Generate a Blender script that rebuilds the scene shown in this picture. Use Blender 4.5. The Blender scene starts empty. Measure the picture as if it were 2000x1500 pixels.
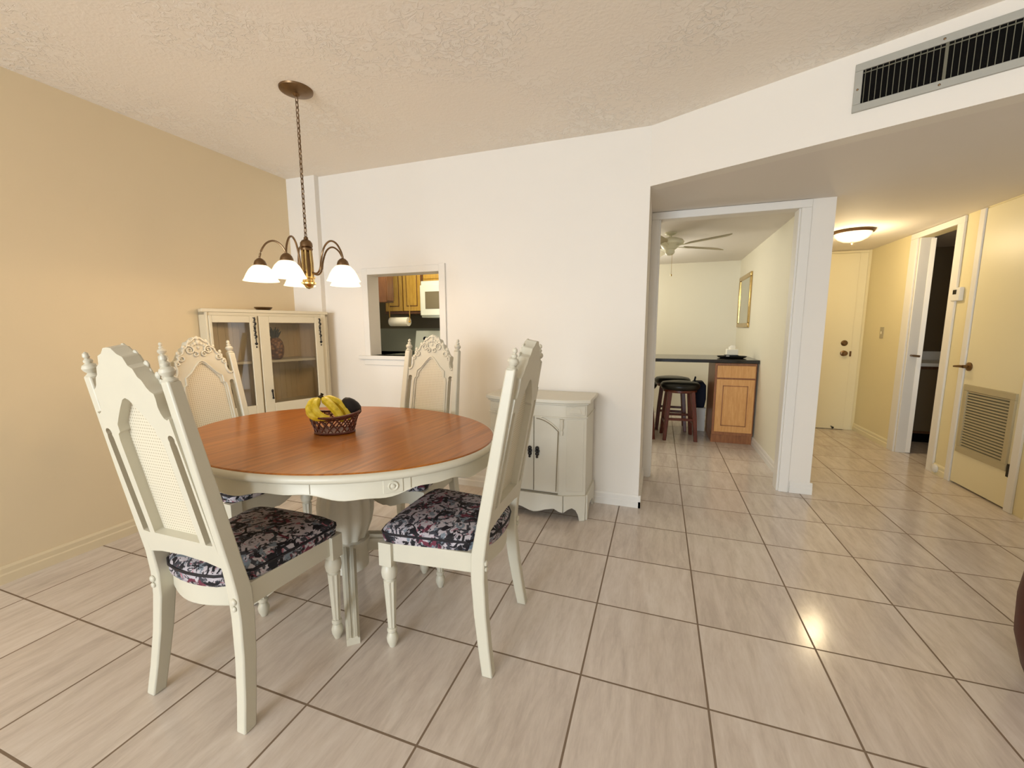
import bpy, bmesh, math, random
from mathutils import Vector, Matrix
random.seed(7)
C = bpy.context.scene
COL = C.collection
PI = math.pi
T = 0.4064            # floor tile
CAMZ = 2.9571 * T

# ---------------------------------------------------------------- helpers
def srgb(h, a=1.0):
    h = h.lstrip('#')
    v = [int(h[i:i + 2], 16) / 255 for i in (0, 2, 4)]
    return tuple((c / 12.92 if c <= .04045 else ((c + .055) / 1.055) ** 2.4) for c in v) + (a,)

class N:
    """tiny node-tree helper"""
    def __init__(s, name):
        s.m = bpy.data.materials.new(name); s.m.use_nodes = True
        s.t = s.m.node_tree; s.t.nodes.clear()
        s.out = s.n('ShaderNodeOutputMaterial')
    def n(s, typ, **k):
        nd = s.t.nodes.new(typ)
        for a, b in k.items(): setattr(nd, a, b)
        return nd
    def l(s, a, b): s.t.links.new(a, b)
    def math(s, op, a, b=None, c=None):
        nd = s.n('ShaderNodeMath', operation=op)
        for i, v in enumerate((a, b, c)):
            if v is None: continue
            if isinstance(v, (int, float)): nd.inputs[i].default_value = v
            else: s.l(v, nd.inputs[i])
        return nd.outputs[0]
    def coords(s, scale=(1, 1, 1), rot=(0, 0, 0), loc=(0, 0, 0)):
        tc = s.n('ShaderNodeTexCoord'); mp = s.n('ShaderNodeMapping')
        mp.inputs['Scale'].default_value = scale; mp.inputs['Rotation'].default_value = rot
        mp.inputs['Location'].default_value = loc
        s.l(tc.outputs['Object'], mp.inputs['Vector'])
        return mp.outputs['Vector']
    def noise(s, vec, scale=5, detail=2, rough=.5, dist=0):
        nd = s.n('ShaderNodeTexNoise'); s.l(vec, nd.inputs['Vector'])
        nd.inputs['Scale'].default_value = scale; nd.inputs['Detail'].default_value = detail
        nd.inputs['Roughness'].default_value = rough; nd.inputs['Distortion'].default_value = dist
        return nd.outputs['Fac']
    def ramp(s, fac, stops, interp='LINEAR'):
        nd = s.n('ShaderNodeValToRGB'); s.l(fac, nd.inputs['Fac'])
        e = nd.color_ramp.elements; nd.color_ramp.interpolation = interp
        while len(e) < len(stops): e.new(.5)
        for i, (p, c) in enumerate(stops):
            e[i].position = p; e[i].color = c if len(c) == 4 else tuple(c) + (1,)
        return nd.outputs['Color']
    def mix(s, fac, a, b):
        nd = s.n('ShaderNodeMix', data_type='RGBA')
        for i, v in ((0, fac), (6, a), (7, b)):
            if isinstance(v, (int, float, tuple)): nd.inputs[i].default_value = v
            else: s.l(v, nd.inputs[i])
        return nd.outputs[2]
    def bump(s, h, strength=.3, dist=.01):
        nd = s.n('ShaderNodeBump'); s.l(h, nd.inputs['Height'])
        nd.inputs['Strength'].default_value = strength; nd.inputs['Distance'].default_value = dist
        return nd.outputs['Normal']
    def bsdf(s, color, rough=.5, metal=0, normal=None, spec=.5, **k):
        b = s.n('ShaderNodeBsdfPrincipled')
        if isinstance(color, tuple): b.inputs['Base Color'].default_value = color
        else: s.l(color, b.inputs['Base Color'])
        if isinstance(rough, (int, float)): b.inputs['Roughness'].default_value = rough
        else: s.l(rough, b.inputs['Roughness'])
        b.inputs['Metallic'].default_value = metal
        b.inputs['Specular IOR Level'].default_value = spec
        if normal: s.l(normal, b.inputs['Normal'])
        for kk, v in k.items(): b.inputs[kk].default_value = v
        s.l(b.outputs[0], s.out.inputs['Surface'])
        return s.m

def paint(name, hexc, rough=.5, var=.06, bump=.0, spec=.4, scale=6):
    n = N(name); v = n.coords()
    c = srgb(hexc); d = tuple(max(0, x * (1 - var)) for x in c[:3]) + (1,)
    col = n.mix(n.noise(v, scale, 4), c, d)
    nm = n.bump(n.noise(v, 160, 2), bump, .003) if bump else None
    return n.bsdf(col, rough, 0, nm, spec)

def metal(name, hexc, rough=.35, met=1.0):
    n = N(name); v = n.coords()
    c = srgb(hexc); d = tuple(x * .6 for x in c[:3]) + (1,)
    return n.bsdf(n.mix(n.noise(v, 30, 3), c, d), rough, met)

def wood(name, a, b, rough=.35, scale=(9, 1, 9), rot=(0, 0, 0), freq=6, spec=.5, coat=0):
    n = N(name); v = n.coords(scale, rot)
    f = n.noise(v, freq, 6, .6, .6); g = n.noise(v, freq * 5, 3, .6)
    fac = n.math('ADD', n.math('MULTIPLY', f, .75), n.math('MULTIPLY', g, .25))
    col = n.ramp(fac, [(.32, srgb(b)), (.62, srgb(a))])
    return n.bsdf(col, rough, 0, n.bump(g, .04, .002), spec, **({'Coat Weight': coat, 'Coat Roughness': .12} if coat else {}))

M = {}
M['wall_back'] = paint('wall_cream', 'eae4da', .62, .02, .05, .3)
M['wall_left'] = paint('wall_cream_lamp_tint', 'e6d3b0', .62, .03, .05, .3)  # off-white wall with the lamps' warm tint put into its colour
M['wall_hall'] = paint('wall_cream_hall_tint', 'e6d9ae', .6, .02, .05, .3)  # off-white paint yellowed to carry the cast of the hall light
M['wall_nook'] = paint('wall_ivory', 'e6e0cc', .6, .02, .05, .3)
M['trim'] = paint('trim_white', 'e8e4dc', .35, .02)
M['trim_warm'] = paint('trim_cream', 'e3d2b0', .4, .02)
M['door'] = paint('door_cream', 'eadfba', .4, .02)
M['soffit'] = paint('soffit_paint', 'e6dfd6', .75, .03, .1, .2)
M['cream'] = paint('cream_painted_wood', 'd0cbb9', .38, .06, .02, .45, 9)
M['cream_warm'] = paint('antique_cream_wood', 'd8cdb2', .4, .07, .02, .45, 9)
M['cream_grey'] = paint('greyed_cream_wood', 'dbd6c6', .42, .06, .02, .45, 9)
M['cream_in'] = paint('cabinet_inside_wood', 'e6cfa4', .5, .15, 0, .3)
M['glaze'] = paint('glaze_line', '8f846c', .5, .1)
M['black'] = paint('black_iron', '17130f', .4, .1)
M['dark'] = paint('cavity_shade', '0d0b09', .8, .1, 0, .1)  # near-black colour painting shade in the vent, closet and toe recess
M['bronze'] = metal('antique_bronze', '8a6f52', .35)
M['pewter'] = metal('brushed_pewter', '9c8e78', .3)
M['brass'] = metal('warm_brass', 'd8b878', .25)
M['vent'] = paint('grey_metal_paint', 'a9a79d', .45, .05)
M['slat'] = paint('grey_olive_louvre', '6d6a58', .5, .1)  # darker grey-olive paint for the vent louvres and the sheet behind the grille
M['grille'] = paint('cream_grille', 'b5a988', .45, .05)
M['white_plastic'] = paint('white_plastic', 'e6e4de', .35, .02)
M['appliance'] = paint('white_enamel', 'ecefe2', .25, .02)
M['fan'] = paint('fan_white', 'e0dcc0', .4, .03)
M['fanblade'] = paint('fan_blade_cream', 'b9ae8d', .5, .05)
M['leather'] = paint('black_leather', '15140f', .35, .1, .1)
M['navy'] = paint('navy_cloth', '141a2e', .8, .1, .1)
M['brown_leather'] = paint('brown_leather', '4d1a0b', .5, .2, .1, .2)
M['paper'] = paint('paper_white', 'ece6d6', .8, .03, .1)
M['steel'] = metal('dark_steel', '3b3b3d', .3)
M['tile_splash'] = paint('grey_backsplash', '7a7058', .35, .1)
M['backsplash'] = paint('grey_green_splash', 'b3b5a2', .35, .1)
M['counter_kitchen'] = paint('grey_green_laminate', '8f9484', .2, .08)
M['counter'] = paint('dark_counter', '14100e', .14, .15, 0, .6)
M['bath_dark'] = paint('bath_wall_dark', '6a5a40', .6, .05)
M['stoolwood'] = wood('mahogany_stool', '6d2f1a', '3c150b', .35, (20, 20, 2))
M['oak'] = wood('honey_oak', 'daa566', 'c68c4a', .35, (14, 14, 1.5), freq=4)
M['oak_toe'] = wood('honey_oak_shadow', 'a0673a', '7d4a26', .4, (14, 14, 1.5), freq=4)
M['oak_kitchen'] = wood('golden_oak', 'c9a24a', 'ab8234', .35, (14, 14, 1.5), freq=4)
M['oak_brown'] = wood('brown_oak', '714a2c', '55361f', .4, (14, 14, 1.5), freq=4)
M['tabletop'] = wood('table_walnut_veneer', 'b06a22', '7e4512', .30, (18, .8, 18), freq=2.6, spec=.32, coat=.1)
M['wicker'] = wood('dark_wicker', '6e3a2c', '3a1a14', .4, (30, 30, 30))
M['pineapple'] = None

# floor tiles ----------------------------------------------------
def floor_mat():
    n = N('beige_marble_tile')
    tc = n.n('ShaderNodeTexCoord'); sep = n.n('ShaderNodeSeparateXYZ'); n.l(tc.outputs['Object'], sep.inputs[0])
    u = n.math('ADD', n.math('DIVIDE', sep.outputs[0], T), 40 + 0.5192)
    w = n.math('ADD', n.math('DIVIDE', sep.outputs[1], T), 40 - 3.2378)
    fu, fw = n.math('FRACT', u), n.math('FRACT', w)
    du = n.math('MINIMUM', fu, n.math('SUBTRACT', 1, fu)); dw = n.math('MINIMUM', fw, n.math('SUBTRACT', 1, fw))
    d = n.math('MINIMUM', du, dw)
    grout = n.math('LESS_THAN', d, .0085)
    iu, iw = n.math('FLOOR', u), n.math('FLOOR', w)
    cell = n.n('ShaderNodeCombineXYZ'); n.l(iu, cell.inputs[0]); n.l(iw, cell.inputs[1])
    wn = n.n('ShaderNodeTexWhiteNoise', noise_dimensions='2D'); n.l(cell.outputs[0], wn.inputs['Vector'])
    # streaks, offset per tile
    mp = n.n('ShaderNodeMapping'); mp.inputs['Rotation'].default_value = (0, 0, math.radians(-14)); mp.inputs['Scale'].default_value = (7, 1.2, 1)
    add = n.n('ShaderNodeVectorMath', operation='ADD'); n.l(tc.outputs['Object'], add.inputs[0])
    sc = n.n('ShaderNodeVectorMath', operation='SCALE'); n.l(wn.outputs['Color'], sc.inputs[0]); sc.inputs['Scale'].default_value = 3
    n.l(sc.outputs[0], add.inputs[1]); n.l(add.outputs[0], mp.inputs['Vector'])
    st = n.noise(mp.outputs[0], 3.2, 8, .62, .5)
    fine = n.noise(mp.outputs[0], 22, 4, .6)
    tone = n.math('ADD', n.math('MULTIPLY', st, .7), n.math('ADD', n.math('MULTIPLY', fine, .2), n.math('MULTIPLY', wn.outputs['Value'], .1)))
    col = n.ramp(tone, [(.30, srgb('bdb0a5')), (.5, srgb('d2c6bb')), (.68, srgb('ded4cb'))])
    col = n.mix(grout, col, srgb('7d6a58'))
    rough = n.math('ADD', n.math('MULTIPLY', grout, .5), n.math('ADD', .13, n.math('MULTIPLY', fine, .06)))
    rip = n.noise(n.coords(), 26, 3, .55)
    h = n.math('ADD', n.math('MULTIPLY', n.math('SUBTRACT', 1, grout), .6), n.math('MULTIPLY', rip, .22))
    return n.bsdf(col, rough, 0, n.bump(h, .35, .0025), .5)
M['floor'] = floor_mat()

def ceiling_mat():
    n = N('knockdown_plaster'); v = n.coords()
    a = n.noise(v, 24, 5, .6, 1.2); b = n.noise(v, 5, 3)
    pl = n.ramp(n.math('MULTIPLY', a, n.math('ADD', .55, n.math('MULTIPLY', b, .85))), [(.46, (0, 0, 0)), (.53, (1, 1, 1))])
    patch = n.ramp(n.noise(v, 1.6, 2), [(.42, (.1, .1, .1)), (.62, (1, 1, 1))])
    col = n.mix(n.math('MULTIPLY', pl, patch), srgb('f5ecdf'), srgb('f8f1e6'))
    bm_ = n.bump(n.math('ADD', n.math('MULTIPLY', pl, patch), n.math('MULTIPLY', n.noise(v, 60, 3), .5)), .65, .0042)
    return n.bsdf(col, .85, 0, bm_, .15)
M['ceiling'] = ceiling_mat()

def fabric_mat():
    n = N('dark_floral_tapestry'); v = n.coords()
    def blot(seed, scale, lo, hi, dist=1.6):
        vv = n.coords(loc=(seed, seed * 1.7, seed * .3))
        return n.ramp(n.noise(vv, scale, 3, .55, dist), [(lo, (0, 0, 0)), (hi, (1, 1, 1))])
    base = n.mix(n.noise(v, 40, 3), srgb('c9c2c6'), srgb('9f98a0'))
    c = n.mix(blot(3.1, 19, .51, .535), base, srgb('3a3b42'))
    c = n.mix(blot(9.4, 15, .585, .61), c, srgb('75808a'))
    c = n.mix(blot(5.7, 12, .595, .62), c, srgb('6a3040'))
    c = n.mix(blot(1.9, 28, .62, .64), c, srgb('a06470'))
    c = n.mix(blot(7.7, 22, .545, .57), c, srgb('1c1a1f'))
    return n.bsdf(c, .7, 0, n.bump(n.noise(v, 220, 2), .25, .002), .3)
M['fabric'] = fabric_mat()
M['piping'] = paint('dark_piping', '1d1a20', .6)

def cane_mat():
    n = N('woven_cane'); tc = n.n('ShaderNodeTexCoord'); sep = n.n('ShaderNodeSeparateXYZ'); n.l(tc.outputs['Object'], sep.inputs[0])
    P = .0095
    fx = n.math('SUBTRACT', n.math('FRACT', n.math('DIVIDE', sep.outputs[0], P)), .5)
    fz = n.math('SUBTRACT', n.math('FRACT', n.math('DIVIDE', sep.outputs[2], P)), .5)
    r = n.math('ADD', n.math('MULTIPLY', fx, fx), n.math('MULTIPLY', fz, fz))
    hole = n.math('LESS_THAN', r, .055)
    col = n.mix(hole, srgb('d8d0bb'), srgb('b0a68c'))
    return n.bsdf(col, .55, 0, n.bump(n.math('SUBTRACT', 1, hole), .5, .002), .3)
M['cane'] = cane_mat()

def glass_mat(name, tint, gl):
    n = N(name); tr = n.n('ShaderNodeBsdfTransparent'); tr.inputs[0].default_value = tint
    g = n.n('ShaderNodeBsdfGlossy'); g.inputs['Roughness'].default_value = .03
    mx = n.n('ShaderNodeMixShader'); fr = n.n('ShaderNodeFresnel'); fr.inputs['IOR'].default_value = 1.45
    n.l(n.math('ADD', fr.outputs[0], gl), mx.inputs[0]); n.l(tr.outputs[0], mx.inputs[1]); n.l(g.outputs[0], mx.inputs[2])
    n.l(mx.outputs[0], n.out.inputs['Surface']); return n.m
M['glass'] = glass_mat('cabinet_glass', (.97, .97, .95, 1), .03)
M['mirror'] = (lambda n: n.bsdf(n.mix(n.noise(n.coords(), 3), srgb('d8d8cc'), srgb('c2c4b4')), .08, 1.0))(N('mirror_glass'))

def glow_mat(name, hexc, strength):
    n = N(name); e = n.n('ShaderNodeEmission'); e.inputs['Strength'].default_value = strength
    lw = n.n('ShaderNodeLayerWeight'); lw.inputs[0].default_value = .4
    col = n.mix(lw.outputs['Facing'], srgb('fff6e0'), srgb(hexc)); n.l(col, e.inputs[0])
    n.l(e.outputs[0], n.out.inputs['Surface']); return n.m
M['shade'] = glow_mat('lit_frosted_glass', 'ffe2ac', 4.5)
M['shade_hall'] = glow_mat('lit_alabaster_glass', 'ffd890', 4.2)
M['banana'] = (lambda n: n.bsdf(n.ramp(n.noise(n.coords(), 35, 4), [(.3, srgb('c2ab22')), (.5, srgb('e6cd30')), (.7, srgb('efdd66'))]), .45))(N('banana_peel'))
M['stem'] = paint('banana_stem_brown', '3a2a12', .7, .2)
M['avocado'] = paint('dark_avocado_skin', '1b1519', .6, .3, .4, .4, 40)
def pine_mat():
    n = N('carved_pineapple'); v = n.coords((1, 1, 1))
    vo = n.n('ShaderNodeTexVoronoi'); n.l(v, vo.inputs['Vector']); vo.inputs['Scale'].default_value = 42
    col = n.ramp(vo.outputs['Distance'], [(.1, srgb('b8814e')), (.6, srgb('5f3519'))])
    return n.bsdf(col, .5, 0, n.bump(vo.outputs['Distance'], .8, .01))
M['pineapple'] = pine_mat()
M['leaf'] = paint('dull_leaf', '3c3d38', .6, .2)

# ---------------------------------------------------------------- mesh builder
class B:
    def __init__(s): s.bm = bmesh.new()
    def _x(s, vs, m):
        if m is not None:
            for v in vs: v.co = m @ v.co
        return vs
    def box(s, x0, x1, y0, y1, z0, z1, m=None):
        vs = [s.bm.verts.new((x, y, z)) for z in (z0, z1) for y in (y0, y1) for x in (x0, x1)]
        for f in ((0, 2, 3, 1), (4, 5, 7, 6), (0, 1, 5, 4), (2, 6, 7, 3), (0, 4, 6, 2), (1, 3, 7, 5)):
            s.bm.faces.new([vs[i] for i in f])
        s._x(vs, m); return s
    def prism(s, poly, a, b, m=None, axis='z'):
        """poly: 2-D outline; extruded from a to b along the axis"""
        def P(p, h):
            return {'z': (p[0], p[1], h), 'y': (p[0], h, p[1]), 'x': (h, p[0], p[1])}[axis]
        lo = [s.bm.verts.new(P(p, a)) for p in poly]; hi = [s.bm.verts.new(P(p, b)) for p in poly]
        n = len(poly)
        s.bm.faces.new(lo[::-1]); s.bm.faces.new(hi)
        for i in range(n): s.bm.faces.new((lo[i], lo[(i + 1) % n], hi[(i + 1) % n], hi[i]))
        s._x(lo + hi, m); return s
    def rings(s, rings, closed=True, cap=True, m=None):
        vr = [[s.bm.verts.new(p) for p in r] for r in rings]
        n = len(vr[0])
        for a, b in zip(vr, vr[1:]):
            for i in range(n if closed else n - 1):
                s.bm.faces.new((a[i], a[(i + 1) % n], b[(i + 1) % n], b[i]))
        if cap:
            s.bm.faces.new(vr[0][::-1]); s.bm.faces.new(vr[-1])
        for r in vr: s._x(r, m)
        return s
    def lathe(s, prof, segs=24, m=None, cap=True, flute=0, nf=0):
        rr = []
        for r, z in prof:
            ring = []
            for i in range(segs):
                a = 2 * PI * i / segs
                q = r * (1 - flute * (.5 + .5 * math.cos(nf * a))) if flute else r
                ring.append((q * math.cos(a), q * math.sin(a), z))
            rr.append(ring)
        return s.rings(rr, True, cap, m)
    def tube(s, pts, r, segs=8, m=None, closed=False):
        pts = [Vector(p) for p in pts]; n = len(pts); rr = []
        up = Vector((0.13, .21, .97))
        for i, p in enumerate(pts):
            if closed: t = pts[(i + 1) % n] - pts[i - 1]
            else: t = pts[min(i + 1, n - 1)] - pts[max(i - 1, 0)]
            t.normalize(); a = t.cross(up)
            if a.length < .15: a = t.cross(Vector((1, 0, 0)))
            a.normalize(); b = t.cross(a)
            q = r[i] if isinstance(r, (list, tuple)) else r
            rr.append([p + a * (q * math.cos(2 * PI * k / segs)) + b * (q * math.sin(2 * PI * k / segs)) for k in range(segs)])
        if closed: rr.append(rr[0])
        s.rings(rr, True, not closed, m)
        if closed: bmesh.ops.remove_doubles(s.bm, verts=s.bm.verts[:], dist=1e-5)
        return s
    def sweep(s, pts, w, d, m=None):
        """square section kept level: width w along x, depth d along y"""
        rr = []
        for i, p in enumerate(pts):
            a = (w[i] if isinstance(w, (list, tuple)) else w) / 2; b = (d[i] if isinstance(d, (list, tuple)) else d) / 2
            rr.append([(p[0] - a, p[1] - b, p[2]), (p[0] + a, p[1] - b, p[2]), (p[0] + a, p[1] + b, p[2]), (p[0] - a, p[1] + b, p[2])])
        return s.rings(rr, True, True, m)
    def ball(s, c, r, segs=12, m=None, sc=(1, 1, 1)):
        k = 7; pr = [(max(1e-4, r * math.sin(PI * i / k)), -r * math.cos(PI * i / k)) for i in range(k + 1)]
        mm = Matrix.Translation(c) @ Matrix.Diagonal((*sc, 1))
        return s.lathe(pr, segs, (m @ mm) if m is not None else mm)
    def merge(s, me, m=None):
        k = len(s.bm.verts); s.bm.from_mesh(me); s.bm.verts.ensure_lookup_table()
        s._x(s.bm.verts[k:], m); return s
    def build(s, name, mat, parent=None, bevel=0, angle=35, seg=2, smooth=True):
        bmesh.ops.recalc_face_normals(s.bm, faces=s.bm.faces[:])
        me = bpy.data.meshes.new(name); s.bm.to_mesh(me); s.bm.free()
        me.materials.append(M[mat] if isinstance(mat, str) else mat)
        if smooth:
            for p in me.polygons: p.use_smooth = True
            me.set_sharp_from_angle(angle=math.radians(angle))
        o = bpy.data.objects.new(name, me); COL.objects.link(o)
        if bevel:
            b = o.modifiers.new('soft_edges', 'BEVEL'); b.width = bevel; b.segments = seg; b.limit_method = 'ANGLE'; b.angle_limit = math.radians(40)
        if parent: o.parent = parent
        return o

def plate(outlines, thick):
    """flat plate in XY with holes, centred on z=0, made by filling 2-D outlines; returns a mesh"""
    cu = bpy.data.curves.new('outline', 'CURVE'); cu.dimensions = '2D'; cu.fill_mode = 'BOTH'; cu.extrude = thick / 2
    for ol in outlines:
        sp = cu.splines.new('POLY'); sp.points.add(len(ol) - 1); sp.use_cyclic_u = True
        for p, q in zip(sp.points, ol): p.co = (q[0], q[1], 0, 1)
    o = bpy.data.objects.new('outline', cu); COL.objects.link(o)
    dg = bpy.context.evaluated_depsgraph_get(); dg.update()
    me = bpy.data.meshes.new_from_object(o.evaluated_get(dg))
    bpy.data.objects.remove(o); bpy.data.curves.remove(cu)
    return me

def thing(name, label, cat, loc=(0, 0, 0), rz=0, group=None):
    o = bpy.data.objects.new(name, None); COL.objects.link(o)
    o.location = loc; o.rotation_euler = (0, 0, rz); o.empty_display_size = .05
    return tag(o, label, cat, group)
def tag(o, label, cat, group=None):
    o['label'] = label; o['category'] = cat
    if group: o['group'] = group
    return o
def struct(o, label=None):
    o['kind'] = 'structure'
    if label: o['label'] = label
    return o
def copy_tree(o, parent=None):
    c = o.copy(); COL.objects.link(c); c.parent = parent
    for ch in list(o.children): copy_tree(ch, c)
    return c
def TR(x, y, z): return Matrix.Translation((x, y, z))
def RZ(a): return Matrix.Rotation(a, 4, 'Z')
def RX(a): return Matrix.Rotation(a, 4, 'X')
def RY(a): return Matrix.Rotation(a, 4, 'Y')
def arc(cx, cy, r, a0, a1, n, ry=None):
    ry = r if ry is None else ry
    return [(cx + r * math.cos(a0 + (a1 - a0) * i / n), cy + ry * math.sin(a0 + (a1 - a0) * i / n)) for i in range(n + 1)]

# ---------------------------------------------------------------- the setting
XL, YB, ZC, ZL = -2.908, 2.81, 2.40, 2.055        # left wall, back wall, ceiling, low ceiling
XE = -0.09                                        # free end of the back wall
YP, YP2 = 3.448, 3.55                             # breakfast-nook partition front and back
XR = 2.196                                        # hall wall on the far side
U = Vector((.908, -.419)).normalized(); NH = Vector((.419, .908)).normalized()   # header runs along U

struct(B().box(-3.6, 4.6, -5.0, 7.0, -.06, 0).build('floor', 'floor', smooth=False), 'glossy beige marble-look floor tiles with brown grout')
hx = 3.5; hy = YB + (hx - XE) * U.y / U.x
struct(B().prism([(XL - .1, -5.0), (hx + .1, -5.0), (hx + .1, hy), (hx, hy + .02), (XE, YB + .05), (XL - .1, YB + .05)], ZC, ZC + .06).build('ceiling', 'ceiling', smooth=False), 'knockdown textured plaster ceiling')
struct(B().prism([(XE - .01, YB + .1), (XE + .0, YB + .02), (hx + .1, hy + .02), (hx + .1, 6.6), (-1.15, 6.6), (-1.15, YP), (XE - .01, YP)], ZL, ZL + .06).build('ceiling_hall', 'soffit', smooth=False), 'lower smooth hall ceiling behind the slanted header')
# header beam: a thin wall with its lower edge at the low ceiling
hw = B()
p0 = Vector((XE - .004, YB)); p1 = Vector((hx, hy))
hw.prism([tuple(p0), tuple(p1), tuple(p1 + NH * .09), tuple(p0 + NH * .09)], ZL - .001, ZC)
struct(hw.build('wall_header', 'wall_back', smooth=False), 'slanted header wall above the hall opening')
struct(B().box(XL - .1, XL, -5.0, YB + .1, 0, ZC).build('wall_left', 'wall_left', smooth=False), 'cream wall with painted lamp warmth beside the dining set')
# back wall with the pass-through opening
PX0, PX1, PZ0, PZ1 = -2.19, -1.553, .985, 1.618
YB2 = YB + .13
wb = B()
wb.box(XL, PX0, YB, YB2, 0, ZC); wb.box(PX1, XE, YB, YB2, 0, ZC)
wb.box(PX0, PX1, YB, YB2, 0, PZ0); wb.box(PX0, PX1, YB, YB2, PZ1, ZC)
wb.box(XE - .13, XE, YB2, YP2, 0, ZC)             # return toward the nook
struct(wb.build('wall_back', 'wall_back', smooth=False), 'cream back wall with a kitchen pass-through')
struct(B().box(XL, -2.62, YB - .045, YB, 0, ZC).build('wall_corner', 'wall_back', smooth=False), 'shallow wall pier in the corner')
# nook partition with doorway
DX0, DX1, DZ = -.035, .872, 2.0
wp = B()
wp.box(.95, 1.07, YP2, 6.2, 0, ZL)                # wall between nook and hall
wq = B().box(XE, DX0, YP, YP2, 0, ZL).box(DX1, 1.07, YP, YP2, 0, ZL).box(DX0, DX1, YP, YP2, DZ, ZL)
struct(wq.build('wall_partition', 'wall_back', smooth=False), 'pale wall around the nook doorway')
struct(wp.build('wall_nook', 'wall_nook', smooth=False), 'ivory side wall of the breakfast nook')
struct(B().box(-1.15, .95, 6.2, 6.3, 0, ZL).build('wall_nook_back', 'wall_nook', smooth=False), 'pale far wall of the breakfast nook')
struct(B().box(-1.15, -1.05, YP2, 6.2, 0, ZL).build('wall_nook_left', 'wall_nook', smooth=False))
# hall
EY = 5.86
struct(B().box(1.07, XR + .1, EY, EY + .1, 0, ZL).build('wall_hall_back', 'wall_hall', smooth=False), 'cream hall end wall tinted lamp yellow around the entry door')
BY0, BY1 = 4.40, 4.94                              # bathroom doorway
CY0, CY1 = 3.545, 4.105                            # closet doorway
wr = B()
wr.box(XR, XR + .1, BY1, EY, 0, ZL); wr.box(XR, XR + .1, CY1, BY0, 0, ZL); wr.box(XR, XR + .1, 3.40, CY0, 0, ZL)
wr.box(XR, XR + .1, BY0, BY1, 2.0, ZL); wr.box(XR, XR + .1, CY0, CY1, 2.045, ZL)
wr.box(XR + .1, hx + .1, 3.40, 3.5, 0, ZL)
struct(wr.build('wall_hall', 'wall_hall', smooth=False), 'cream hall wall tinted lamp yellow with two doorways')
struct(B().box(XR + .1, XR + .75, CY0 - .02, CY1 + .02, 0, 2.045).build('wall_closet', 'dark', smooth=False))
wr2 = B().box(hx, hx + .1, -5.0, 3.4, 0, ZC)
struct(wr2.build('wall_right', 'wall_back', smooth=False))
# wall behind the viewer with a wide sliding glass door
wz = B()
wz.box(XL, -2.6, -5.0, -4.9, 0, ZC); wz.box(1.4, hx, -5.0, -4.9, 0, ZC); wz.box(-2.6, 1.4, -5.0, -4.9, 2.1, ZC)
struct(wz.build('wall_front', 'wall_back', smooth=False))
fr = B()
for x in (-2.6, -.62, 1.35): fr.box(x, x + .05, -4.98, -4.92, 0, 2.1)
fr.box(-2.6, 1.4, -4.98, -4.92, 2.05, 2.1); fr.box(-2.6, 1.4, -4.98, -4.92, 0, .05)
win = struct(fr.build('window_1', 'trim', bevel=.003))
# bathroom shell
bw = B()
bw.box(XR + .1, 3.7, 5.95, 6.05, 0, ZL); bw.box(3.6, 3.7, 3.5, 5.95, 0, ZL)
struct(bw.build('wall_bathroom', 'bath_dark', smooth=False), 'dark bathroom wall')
# kitchen shell
kw = B()
kw.box(-3.6, -1.15, 4.45, 4.55, 0, 2.3); kw.box(-3.6, -3.5, YB2, 4.45, 0, 2.3)
struct(kw.build('wall_kitchen', 'tile_splash', smooth=False), 'dark grey kitchen wall')
struct(B().box(-3.45, -1.2, 4.435, 4.449, .92, 1.20).build('trim_6', 'backsplash', smooth=False), 'grey-green kitchen backsplash')
struct(B().box(-3.6, -1.15, YB2, 4.55, 2.3, 2.36).build('ceiling_kitchen', 'soffit', smooth=False))

# baseboards
def bb(name, segs, mat, h=.085, t=.014):
    """segs: (x0,y0,x1,y1,nx,ny) wall line and the side the board stands on"""
    b = B()
    for x0, y0, x1, y1, nx, ny in segs:
        prof = [(0, 0), (t, 0), (t, h * .5), (t * .72, h * .58), (t * .72, h * .86), (t * .3, h), (0, h)]
        ra = [(x0 + nx * q, y0 + ny * q, z) for q, z in prof]; rb = [(x1 + nx * q, y1 + ny * q, z) for q, z in prof]
        b.rings([ra, rb])
    return struct(b.build(name, mat, smooth=False))
bb('baseboard_left', [(XL, -4.9, XL, YB - .045, 1, 0)], 'trim_warm')
bb('baseboard_back', [(-2.62, YB, XE + .014, YB, 0, -1), (XE, YB - .014, XE, YP, 1, 0)], 'trim')
bb('baseboard_nook', [(.95, YP2, .95, 6.2, -1, 0), (DX1 + .07, YP, 1.084, YP, 0, -1)], 'trim')
bb('baseboard_hall', [(XR, BY1 + .115, XR, EY, -1, 0), (XR, CY1 + .05, XR, BY0 - .085, -1, 0)], 'door')

# ---- trims
def casing(name, parts, mat, bevel=.003):
    b = B()
    for p in parts: b.box(*p)
    return struct(b.build(name, mat, bevel=bevel))
# pass-through casing, reveal and sill
casing('trim_1', [(PX0 - .052, PX0, YB - .012, YB, PZ0 - .01, PZ1 + .05), (PX1, PX1 + .052, YB - .016, YB, PZ0 - .01, PZ1 + .055), (PX0, PX1, YB - .012, YB, PZ1, PZ1 + .05),
                  (PX0 - .10, PX1 + .08, YB - .035, YB2, PZ0 - .028, PZ0), (PX0 - .06, PX1 + .05, YB - .014, YB, PZ0 - .075, PZ0 - .028)], 'trim')
# nook doorway casing
casing('trim_2', [(DX0 - .055, DX0, YP - .014, YP, 0, DZ), (DX1, DX1 + .062, YP - .014, YP, 0, DZ), (DX0 - .055, DX1 + .062, YP - .014, YP, DZ, ZL - .002),
                  (DX0 - .002, DX0 + .012, YP, YP2, 0, DZ), (DX1 - .012, DX1 + .002, YP, YP2, 0, DZ)], 'trim')
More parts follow.
